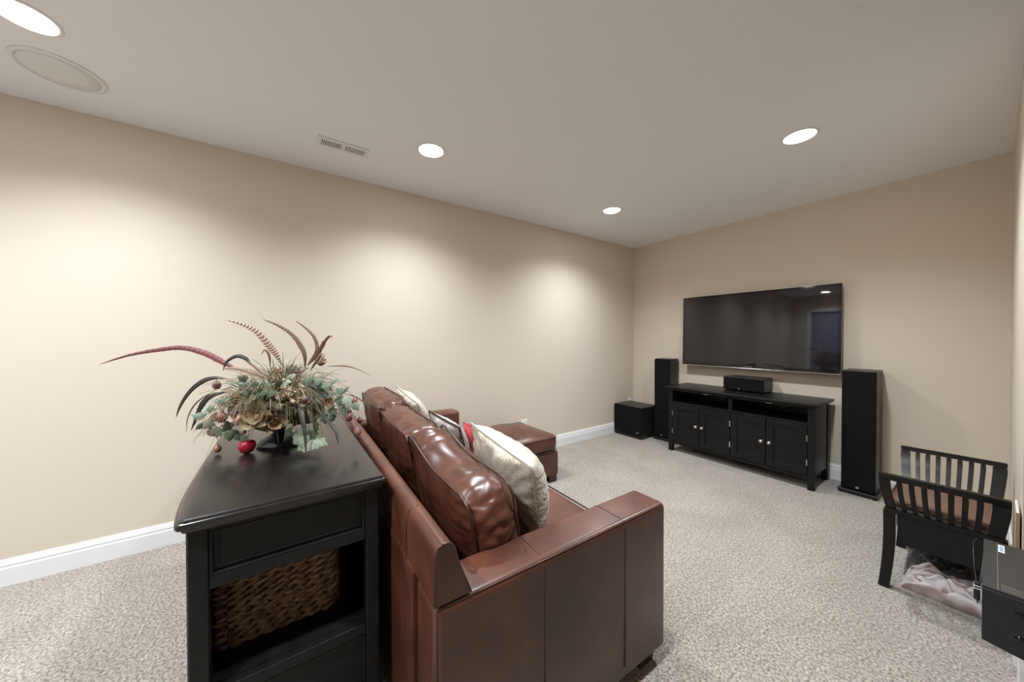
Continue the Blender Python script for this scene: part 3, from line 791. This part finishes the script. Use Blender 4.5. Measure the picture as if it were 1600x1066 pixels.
obj('front_groove', bx(-DW_ + .0265, -DW_ + .028, -DL_ - .0006, -DL_ + .004, .006, .161), M['bplastic'], t)
for zz in (.122, .052):
    bm = B(); lathe(bm, [(.0075, 0), (.008, -.004), (.0065, -.005), (.006, -.010), (.0, -.011)], 24, (-DW_ + .0635, -DL_, zz), 'Y'); k = obj('knob', bm, M['gloss'], t, smooth=True, sharp=40)
    bm = B(); lathe(bm, [(.0085, -.0005), (.0095, -.0015), (.0105, -.0005)], 24, (-DW_ + .0635, -DL_, zz), 'Y'); obj('ring', bm, M['rtop'], k, smooth=True)
s_ = obj('sticker', bx(-DW_ + .029, -DW_ + .042, .115, .185, .1667, .1672), M['whiteplastic'], t, label='small white label')
M['stblue'] = mat('pale blue print', (.35, .42, .62), .5)
obj('print', bx(-DW_ + .032, -DW_ + .039, .125, .175, .1672, .1674), M['stblue'], s_)
for r in range(2):
    for k in range(11):
        obj('vent_slot', bx(-DW_ + .034 + k * .0036, -DW_ + .0352 + k * .0036, -DL_ + .022 + r * .022, -DL_ + .038 + r * .022, .1664, .1668), M['silver'], t)
for sx in (-1, 1):
    for yy in (-.15, .15):
        bm = B(); lathe(bm, [(.018, -.020), (.020, .0)], 16, (sx * (DW_ - .10), yy, -.004)); obj('foot', bm, M['bplastic'], t)
t = thing('white_stand', 'white painted low stand under the black receiver', 'stand', (3.03, -1.98, 0))
obj('board', bx(-.19, .27, -.205, .22, .262, .287, bev=.004), M['trim'], t)
for sx in (-.19, .23):
    for yy in (-.205, .18): obj('leg', bx(sx, sx + .04, yy, yy + .04, 0, .262, bev=.003), M['trim'], t)
obj('side_panel', bx(-.18, -.165, -.165, .18, .06, .262), M['trim'], t)
obj('side_panel', bx(.24, .255, -.165, .18, .06, .262), M['trim'], t)
# cord with plug hanging from the receiver's side
t = thing('power_cord', 'thin black cord with plug hanging beside the receiver', 'cord', (2.758, -2.0, 0))
pts = smooth_path([(.0082, .222, .44), (-.004, .215, .47), (-.012, .15, .475), (-.008, .06, .43), (-.002, .018, .388), (-.001, .017, .34), (0, .03, .315), (.0, .08, .32), (.005, .16, .36), (.0082, .222, .40)], 40)
bm = B(); tube(bm, pts, .0014, 6); obj('cable', bm, M['bplastic'], t, smooth=True)
o = obj('plug', bx(-.008, .005, .005, .030, .335, .395, bev=.003), M['bplastic'], t)
for zz in (.374, .383): obj('plug_stripe', bx(-.0086, .0056, .0042, .0306, zz, zz + .003), M['whiteplastic'], o)

# wall outlets and the loose speaker wire
def outlet(loc, rz, lab):
    t = thing('wall_outlet', lab, 'outlet', loc, rz)
    obj('cover_plate', bx(-.036, .036, -.005, 0, 0, .115, bev=.0022), M['whiteplastic'], t)
    for zz in (.036, .079):
        r = obj('receptacle', bx(-.016, .016, -.0066, -.004, zz - .014, zz + .014, bev=.004), M['whiteplastic'], t)
        for dx in (-.006, .006): obj('slot', bx(dx - .001, dx + .001, -.0069, -.0060, zz - .003, zz + .006), M['dark'], r)
outlet((0.0, -1.86, .255), radians(90), 'white wall outlet behind the ottoman')
outlet((0.0, -.085, .303), radians(90), 'white wall outlet above the subwoofer in the room corner')
bm = B(); tube(bm, smooth_path([(2.325, -.018, .02), (2.35, -.05, .012), (2.40, -.16, .006), (2.42, -.30, .005), (2.47, -.40, .005), (2.44, -.52, .005), (2.52, -.60, .005)], 40), .003, 6)
o = obj('speaker_wire', bm, M['bplastic'], None, smooth=True); tag(o, 'thin black speaker wire on carpet behind the slatted bench', 'cord')

# ---------------------------------------------------------------- floral arrangement
FD = 1.348
FR = Vector((1.135, -3.94, TZ + .0002))
fl = thing('floral_arrangement', 'dried floral arrangement with pheasant feathers in a dark footed urn', 'plant', FR)
def cp(cx, cy, dd=0.0): return pix(140 + cx * .3, 480 + cy * .3, FD + dd) - FR
VIEW = (CAM - (FR + Vector((0, 0, .15)))).normalized()
bm = B(); lathe(bm, [(.080, 0), (.082, .008), (.074, .016), (.070, .022), (.056, .028), (.040, .038), (.032, .050), (.036, .058), (.060, .072), (.088, .095), (.098, .115), (.092, .116), (.070, .09), (0, .08)], 40)
obj('urn', bm, mat('dark bronze urn', (.014, .011, .009), .45), fl, smooth=True, sharp=35, label='dark footed urn')
def fmat(name, c0, c1, bands, soft=.2, rough=.55):
    m = mat(name, c0, rough, sheen=.2)
    nt, N, L, b = nodes(m); tc = N.new('ShaderNodeTexCoord')
    w = N.new('ShaderNodeTexWave'); w.bands_direction = 'X'; w.inputs['Scale'].default_value = bands; w.inputs['Distortion'].default_value = 1.2; w.inputs['Detail'].default_value = 1; w.inputs['Detail Scale'].default_value = 2
    L.new(tc.outputs['UV'], w.inputs['Vector'])
    setcol(m, ramp(m, w.outputs[1], [(.35 - soft / 2, c1), (.35 + soft / 2, c0)])); return m
F_RED = fmat('red dyed pheasant feather', (.21, .022, .028), (.07, .014, .014), 9, .6)
F_PEACH = fmat('peach banded feather', (.60, .38, .27), (.05, .03, .025), 7, .12)
F_BROWN = fmat('brown banded feather', (.24, .12, .055), (.035, .016, .008), 8)
F_RUST = fmat('rust feather', (.34, .12, .07), (.06, .02, .012), 6)
F_BLACK = fmat('black green feather', (.016, .020, .018), (.010, .012, .011), 2)
def feather(path, w, matl, dd=(0, 0), tilt=.0, ragged=.16, seed=0, n=46, widest=.62):
    """path runs from tip to root in photograph crop coordinates"""
    k = len(path)
    pts = smooth_path([cp(x, y, dd[0] + (dd[1] - dd[0]) * i / (k - 1)) for i, (x, y) in enumerate(path)], n)
    bm = B(); uvl = bm.loops.layers.uv.new('UVMap'); rnd = random.Random(seed); rows = []
    for i, p in enumerate(pts):
        s = i / (n - 1); d = (pts[min(i + 1, n - 1)] - pts[max(i - 1, 0)]).normalized()
        side = d.cross(VIEW).normalized(); nrm = side.cross(d).normalized()
        side = (side * cos(tilt) + nrm * sin(tilt)).normalized(); nrm = side.cross(d)
        f = (s / widest) ** .62 if s < widest else max(0.12, 1 - ((s - widest) / (1 - widest)) ** 2.2 * .85)
        ww = w / 2 * f
        l = ww * (1 - ragged * rnd.random()); r = ww * (1 - ragged * rnd.random())
        rows.append([(bm.verts.new(p + side * q + nrm * h - d * bk), (s, c)) for q, h, c, bk in ((-l, -.18 * l, 0, abs(l) * .5), (-l * .5, -.03 * l, .25, abs(l) * .2), (0, .04 * ww + .0006, .5, 0), (r * .5, -.03 * r, .75, abs(r) * .2), (r, -.18 * r, 1, abs(r) * .5))])
    for a, b in zip(rows[:-1], rows[1:]):
        for c in range(4):
            cs = [a[c], a[c + 1], b[c + 1], b[c]]; fc = bm.faces.new([q[0] for q in cs])
            for lp, q in zip(fc.loops, cs): lp[uvl].uv = q[1]
    o = obj('feather', bm, matl, fl, smooth=True)
    sb = B(); tube(sb, [p + VIEW * .0006 for p in pts], [.0004 + .0009 * i / n for i in range(n)], 5); obj('shaft', sb, M['fstem'], o, smooth=True)
    return o
M['fstem'] = mat('feather shaft', (.16, .10, .06), .5)
feather([(45, 300), (200, 252), (350, 224), (480, 212), (600, 240), (700, 290), (765, 322)], .026, F_RED, (.0, .0), seed=1, widest=.7)
feather([(712, 66), (800, 92), (870, 130), (930, 195), (970, 245), (1002, 300)], .027, F_PEACH, (.0, .02), seed=2, ragged=.1)
feather([(900, 62), (980, 95), (1050, 140), (1095, 195), (1120, 250), (1122, 320)], .020, F_BROWN, (.04, .03), seed=3, ragged=.08)
feather([(1070, 70), (1120, 105), (1165, 150), (1185, 200), (1178, 240), (1135, 300)], .016, F_BROWN, (.06, .03), seed=4, ragged=.08)
feather([(1266, 160), (1250, 152), (1225, 178), (1205, 215), (1180, 255), (1135, 305)], .018, F_RUST, (.0, .02), seed=5, ragged=.3)
feather([(1465, 358), (1400, 325), (1330, 306), (1240, 308)], .009, F_PEACH, (.06, .03), seed=6, ragged=.25)
feather([(693, 335), (715, 285), (765, 256), (812, 268), (850, 310)], .016, F_BLACK, (-.04, -.02), seed=7, ragged=.05)
feather([(449, 577), (475, 510), (522, 440), (580, 392), (640, 370), (720, 372)], .018, F_BLACK, (-.06, -.03), seed=8, ragged=.05)
feather([(528, 645), (556, 575), (582, 515), (630, 465), (720, 440)], .022, F_BLACK, (-.05, -.02), seed=9, ragged=.25)
feather([(1275, 525), (1245, 475), (1190, 430), (1120, 395)], .026, F_BLACK, (-.13, -.09), seed=10, ragged=.1, widest=.5)
feather([(1128, 775), (1120, 650), (1104, 560), (1080, 495)], .017, F_BLACK, (-.17, -.13), seed=11, ragged=.06)
feather([(1298, 722), (1280, 645), (1232, 582), (1170, 520)], .016, F_BLACK, (-.15, -.11), seed=12, ragged=.15)
feather([(893, 250), (912, 224), (934, 250), (942, 312)], .009, F_RUST, (-.02, 0), seed=13, ragged=.1)
feather([(690, 318), (790, 325), (920, 370)], .020, F_PEACH, (-.05, -.03), seed=14, ragged=.15)
feather([(820, 275), (870, 320), (920, 360)], .014, F_PEACH, (-.05, -.03), seed=15, ragged=.15)
feather([(1462, 578), (1440, 510), (1390, 470), (1330, 450)], .006, F_BLACK, (-.02, -.02), seed=16, ragged=.1)
feather([(505, 655), (512, 575), (560, 495), (660, 430)], .006, F_BROWN, (-.06, -.02), seed=17, ragged=.1)
feather([(1190, 300), (1215, 262), (1200, 255), (1150, 330)], .018, F_PEACH, (.0, .02), seed=18, ragged=.2)

# mound of moss, then loose grass and twigs (nobody could count them)
m = M['moss'] = mat('dried moss', (.12, .11, .06), .9)
setcol(m, ramp(m, noise_tex(m, coords(m), 40, 5, .7), [(.35, (.035, .035, .018)), (.55, (.15, .13, .075)), (.7, (.32, .26, .17))])); bump(m, noise_tex(m, coords(m), 90, 4), 1, .01)
ctr = cp(1000, 505, -.01); ex, ey, ez = Vector((_rt.x, _rt.y, 0)), Vector((_fw.x, _fw.y, 0)), Vector((0, 0, 1))
ex.normalize(); ey.normalize()
def mound(u, th, k=1.0): return ctr + ex * (.155 * k * cos(th) * cos(u)) + ey * (.145 * k * sin(th) * cos(u)) + ez * (.088 * k * sin(u))
bm = B(); bmesh.ops.create_icosphere(bm, subdivisions=4, radius=1)
for v in bm.verts:
    p = v.co.copy(); d = 1 + .28 * noise.noise(p * 3.2) + .12 * noise.noise(p * 9)
    v.co = ctr + (ex * p.x * .155 + ey * p.y * .145 + ez * p.z * .088) * d
obj('moss_mound', bm, M['moss'], fl, smooth=True)
m = M['straw'] = mat('dried grass', (.30, .23, .14), .8)
setcol(m, ramp(m, noise_tex(m, coords(m), 14, 3), [(.36, (.09, .10, .055)), (.48, (.26, .20, .12)), (.62, (.42, .33, .22))]))
rnd = random.Random(11); bm = B()
for i in range(460):
    th = rnd.uniform(0, 2 * pi); u = rnd.uniform(-.15, 1.45); p0 = mound(u, th, .8); out = (p0 - ctr).normalized()
    L_ = rnd.uniform(.04, .125); droop = rnd.uniform(.0, .05) + (.05 if u < .3 else 0)
    jit = Vector((rnd.uniform(-1, 1), rnd.uniform(-1, 1), rnd.uniform(-.6, 1))) * .04
    p1 = p0 + out * L_ * .6 + jit * .5 + Vector((0, 0, .02)); p2 = p0 + out * L_ * 1.15 + jit - Vector((0, 0, droop))
    if p2.z < .004: p2.z = .004
    if p1.z < .012: p1.z = .012
    tube(bm, smooth_path([p0, p1, p2], 7), [.0015 - .00014 * k for k in range(7)], 4)
o = obj('dried_grass', bm, M['straw'], fl, smooth=True); o['kind'] = 'stuff'
m = M['tuft'] = mat('grey green tuft', (.14, .14, .10), .85); bm = B()
for i in range(110):
    p0 = cp(rnd.gauss(1055, 28), 345, rnd.gauss(0, .02)); a = rnd.uniform(-1.2, 1.2); L_ = rnd.uniform(.015, .04)
    p2 = p0 + ex * sin(a) * L_ + ey * rnd.uniform(-.02, .02) + ez * cos(a) * L_
    tube(bm, smooth_path([p0, (p0 + p2) / 2 + ex * rnd.uniform(-.006, .006), p2], 5), [.0009] * 5, 3)
o = obj('grass_tuft', bm, M['tuft'], fl); o['kind'] = 'stuff'
# leaves
def leaf_mesh(kind, L_, seed):
    bm = B(); rnd = random.Random(seed)
    if kind == 'ovate':
        n = 9; rows = []
        for i in range(n + 1):
            s = i / n; w = L_ * .30 * sin(pi * s ** .8) ** .9 + .0004
            rows.append([bm.verts.new((q * w, s * L_, -.35 * w * (q * q) * 1.0 + .16 * L_ * sin(pi * s) - .10 * L_ * s * s + .004 * sin(s * 20 + q * 2))) for q in (-1, -.5, 0, .5, 1)])
        for a, b in zip(rows[:-1], rows[1:]):
            for c in range(4): bm.faces.new((a[c], a[c + 1], b[c + 1], b[c]))
    elif kind == 'petal':
        n = 8; rows = []
        for i in range(n + 1):
            s = i / n; w = L_ * .42 * (sin(pi * min(1, s * .92 + .04)) ** .6)
            rows.append([bm.verts.new((q * w, s * L_ * (1 - .06 * q * q), .55 * L_ * s * s * .8 + .42 * w * q * q - .05 * L_ * (s > .85) + .003 * sin(q * 5 + s * 9))) for q in (-1, -.6, -.2, .2, .6, 1)])
        for a, b in zip(rows[:-1], rows[1:]):
            for c in range(5): bm.faces.new((a[c], a[c + 1], b[c + 1], b[c]))
    else:   # lobed ivy leaf
        tips = [(0, 1.0), (.62, .66), (-.62, .66), (.66, .08), (-.66, .08)]
        out = [(0, 0), (.26, -.03), (.50, .10), (.42, .30), (.50, .52), (.27, .66), (0, 1.0), (-.24, .68), (-.54, .55), (-.40, .32), (-.54, .12), (-.24, -.04)]
        c = bm.verts.new((0, .30 * L_, .03 * L_)); mid = []; vs_ = []
        for x, y in out:
            vs_.append(bm.verts.new((x * L_ * .75, y * L_, -.16 * L_ * abs(x) - .14 * L_ * y * y + rnd.uniform(-.04, .04) * L_)))
            mid.append(bm.verts.new((x * .5 * L_ * .75, (.30 + (y - .30) * .5) * L_, .02 * L_)))
        for i in range(len(out)):
            j = (i + 1) % len(out); bm.faces.new((c, mid[i], mid[j])); bm.faces.new((mid[i], vs_[i], vs_[j], mid[j]))
    return mesh_from(bm, kind + '_leaf', True)
def lmat(name, col, var, rough=.6):
    m = mat(name, col, rough, spec=.3); v = coords(m)
    setcol(m, ramp(m, noise_tex(m, v, 55, 4, .65), [(.32, tuple(c * .55 for c in col)), (.5, col), (.68, var)])); return m
GREEN = lmat('grey green ivy leaf', (.10, .135, .085), (.27, .31, .22)); DARKG = lmat('deep green leaf', (.05, .075, .045), (.10, .14, .08)); PALE = lmat('pale sage leaf', (.24, .29, .21), (.46, .50, .40)); TAN = lmat('tan magnolia', (.34, .24, .135), (.47, .37, .24)); OLIVE = lmat('olive magnolia', (.25, .20, .105), (.38, .32, .20)); PINK = lmat('dusty rose', (.40, .20, .16), (.52, .34, .27))
def place(mesh, name, matl, pos, tipdir, normal, scale=1, parent=fl):
    o = bpy.data.objects.new(name, mesh); C.objects.link(o); o.parent = parent
    if not mesh.materials: mesh.materials.append(None)
    o.material_slots[0].link = 'OBJECT'; o.material_slots[0].material = matl
    y = Vector(tipdir).normalized(); z = (Vector(normal) - y * Vector(normal).dot(y)).normalized(); x = y.cross(z)
    o.matrix_basis = Matrix.Translation(pos) @ Matrix((x, y, z)).transposed().to_4x4() @ Matrix.Scale(scale, 4)
    return o
IVY = [leaf_mesh('ivy', 1, s) for s in (1, 2, 3)]; OVA = [leaf_mesh('ovate', 1, s) for s in (4,)]; PET = leaf_mesh('petal', 1, 6)
rnd = random.Random(3)
def leaf_at(cx, cy, size, ang, matl, dd=-.12, kind='ivy', tilt=.5):
    """cx, cy stem point, ang tip direction in the picture plane (degrees, 0 right, 90 up)"""
    a = radians(ang); d = ex * cos(a) + ez * sin(a) - ey * rnd.uniform(.0, tilt)
    nrm = VIEW * .8 + ez * rnd.uniform(-.2, 1.1) + ex * rnd.uniform(-.9, .9)
    size *= .78; p = cp(cx, cy, dd)
    tip = p + d.normalized() * size
    if tip.z < .006: d.z += (.012 - tip.z) / size
    return place(rnd.choice(IVY) if kind == 'ivy' else OVA[0], 'leaf', matl, p, d, nrm, size)
for a in ((640, 540, .055, 170, PALE), (650, 520, .05, 200, GREEN), (1040, 590, .055, 80, DARKG), (1060, 560, .06, 110, GREEN), (1110, 620, .07, 300, GREEN), (1100, 705, .10, 355, PALE), (1120, 660, .07, 320, GREEN),
          (1000, 400, .055, 20, PALE), (985, 415, .05, 60, GREEN), (1120, 400, .065, 40, GREEN), (1160, 390, .06, 10, GREEN), (1220, 400, .055, 330, GREEN), (1260, 390, .05, 20, GREEN), (1320, 440, .05, 40, GREEN), (1300, 420, .05, 300, GREEN), (1335, 470, .055, 290, PALE), (1370, 500, .05, 320, GREEN),
          (730, 600, .06, 240, GREEN), (760, 640, .055, 260, GREEN), (720, 650, .05, 300, DARKG), (680, 630, .055, 230, PALE), (690, 650, .05, 200, GREEN), (800, 670, .05, 275, GREEN), (815, 700, .04, 250, PALE), (760, 660, .05, 320, DARKG),
          (700, 500, .05, 150, GREEN), (720, 480, .06, 190, DARKG), (830, 470, .05, 100, GREEN), (860, 480, .06, 60, DARKG), (1250, 530, .05, 330, GREEN), (1220, 560, .05, 280, GREEN), (1180, 600, .055, 260, DARKG), (1270, 560, .045, 250, GREEN), (1160, 480, .05, 200, GREEN), (1290, 500, .05, 350, PALE), (1050, 660, .05, 230, GREEN), (1160, 640, .05, 290, GREEN),
          (1040, 605, .085, 255, PALE), (1085, 640, .10, 300, PALE), (1150, 690, .09, 350, PALE), (600, 570, .06, 160, GREEN), (640, 600, .06, 215, PALE), (1290, 470, .06, 330, DARKG), (1330, 520, .05, 280, GREEN),
          (820, 380, .045, 150, DARKG), (780, 390, .04, 180, GREEN), (880, 420, .05, 130, DARKG), (1200, 440, .05, 80, DARKG), (1240, 460, .05, 20, GREEN)):
    leaf_at(*a)
for a in ((870, 500, .085, 55, DARKG, -.15), (900, 470, .08, 20, DARKG, -.14), (700, 560, .07, 200, TAN, -.10), (850, 410, .07, 160, PALE, -.08), (930, 395, .08, 190, PALE, -.07), (650, 600, .06, 170, TAN, -.08), (1020, 380, .06, 30, PALE, -.06), (600, 600, .05, 230, GREEN, -.04)):
    leaf_at(*a, kind='ovate')
# magnolia blooms: core with separate cupped petals
def bloom(cx, cy, dd, size, mats, face, npet, seed, open_=.9):
    rnd = random.Random(seed); p = cp(cx, cy, dd); f = Vector(face).normalized()
    u = f.cross(ez).normalized(); w = f.cross(u).normalized()
    bm = B(); sphere(bm, p, size * .16, sz=1.2); b = obj('bloom', bm, TAN, fl, smooth=True)
    for k in range(npet):
        a = 2 * pi * k / npet + rnd.uniform(-.2, .2); ring = 1 if k % 2 else .75
        d = (u * cos(a) + w * sin(a)) * open_ + f * (.25 if k % 2 else .55)
        place(PET, 'petal', mats[k % len(mats)], p - f * .006, d, f, size * ring * rnd.uniform(.85, 1.1), b)
bloom(875, 575, -.17, .072, [TAN, OLIVE], VIEW + ex * -.3 + ez * .2, 7, 1)
bloom(955, 600, -.17, .055, [TAN, OLIVE], VIEW + ex * .4 - ez * .2, 6, 2, .7)
bloom(780, 490, -.11, .052, [TAN, OLIVE], VIEW * .6 - ex * .8 + ez * .3, 5, 3, .5)
bloom(975, 350, -.02, .034, [PINK, TAN], VIEW * .4 + ez, 8, 4, .6)
bloom(1085, 345, -.02, .026, [PINK], VIEW * .4 + ez, 6, 5, .6)
bloom(1205, 300, .02, .030, [PINK, TAN], VIEW * .4 + ez, 8, 6, .6)
bloom(1240, 500, -.13, .028, [TAN, PINK], VIEW, 6, 7, .8)
bloom(1120, 490, -.13, .026, [PINK, TAN], VIEW, 6, 8, .8)
# dried hydrangea florets, joined
m = M['hyd'] = mat('dried hydrangea', (.36, .26, .16), .8); setcol(m, ramp(m, noise_tex(m, coords(m), 60, 3), [(.35, (.17, .11, .06)), (.6, (.46, .35, .23))]))
bm = B()
for i in range(150):
    c0 = cp(rnd.gauss(1035, 42), rnd.gauss(455, 30), -.13 + rnd.gauss(0, .014)); d1 = Vector((rnd.gauss(0, 1), rnd.gauss(0, 1), rnd.gauss(0, 1))).normalized(); d2 = d1.cross(Vector((rnd.gauss(0, 1), rnd.gauss(0, 1), rnd.gauss(0, 1)))).normalized(); q = rnd.uniform(.005, .010)
    h = d1.cross(d2) * q * .3
    vv = [bm.verts.new(c0 + d1 * q + h), bm.verts.new(c0 + d2 * q), bm.verts.new(c0 - d1 * q + h), bm.verts.new(c0 - d2 * q)]; bm.faces.new(vv)
o = obj('dried_florets', bm, M['hyd'], fl); o['kind'] = 'stuff'
# fig-like berries on stems
m = BERRY = mat('plum berry', (.16, .05, .05), .35, coat=.2); setcol(m, ramp(m, noise_tex(m, coords(m), 28, 3), [(.36, (.06, .02, .03)), (.52, (.22, .07, .06)), (.66, (.40, .22, .14))]))
def berry(cx, cy, r, dd, stem):
    p = cp(cx, cy, dd); bm = B()
    if p.z < r * 1.05: p.z = r * 1.05
    lathe(bm, [(0, -1.05 * r), (.45 * r, -.95 * r), (.85 * r, -.55 * r), (r, 0), (.86 * r, .5 * r), (.5 * r, .95 * r), (.22 * r, 1.35 * r), (.10 * r, 1.6 * r), (0, 1.62 * r)], 16, p)
    b = obj('berry', bm, BERRY, fl, smooth=True); top = p + ez * 1.5 * r
    q = cp(*stem); sb = B(); tube(sb, smooth_path([top, top.lerp(q, .5) + ez * .012 - ex * .006, q], 9), .0011, 5); obj('stem', sb, M['straw'], b, smooth=True)
for a in ((685, 575, .019, -.14, (705, 470, -.08)), (765, 560, .018, -.13, (790, 470, -.08)), (780, 592, .016, -.17, (820, 440, -.10)), (632, 652, .013, -.08, (680, 560, -.06)), (665, 738, .013, -.12, (690, 620, -.08)),
          (1350, 578, .013, -.08, (1330, 480, -.06)), (1408, 590, .011, -.06, (1350, 500, -.06)), (1397, 648, .014, -.08, (1350, 500, -.06)), (1380, 490, .012, -.04, (1310, 430, -.04)), (662, 408, .015, -.06, (740, 390, -.04)), (1352, 540, .009, -.07, (1330, 480, -.06)), (1120, 485, .012, -.17, (1090, 420, -.10)), (800, 650, .010, -.15, (800, 560, -.1))): berry(*a)
p = cp(820, 732, -.115); p.z = max(p.z, .028)
bm = B(); lathe(bm, [(r_ * .82, z_ * .82) for r_, z_ in [(0, -.029), (.012, -.032), (.026, -.022), (.034, 0), (.031, .018), (.018, .028), (.007, .025), (0, .020)]], 24, p)
ap = obj('apple', bm, mat('red apple', (.42, .008, .035), .35, coat=.3), fl, smooth=True, label='bright red artificial apple')
bm = B(); tube(bm, smooth_path([p + ez * .02, p + ez * .045 + ex * .006, cp(830, 600, -.06)], 9), .0012, 5); obj('stem', bm, M['straw'], ap, smooth=True)
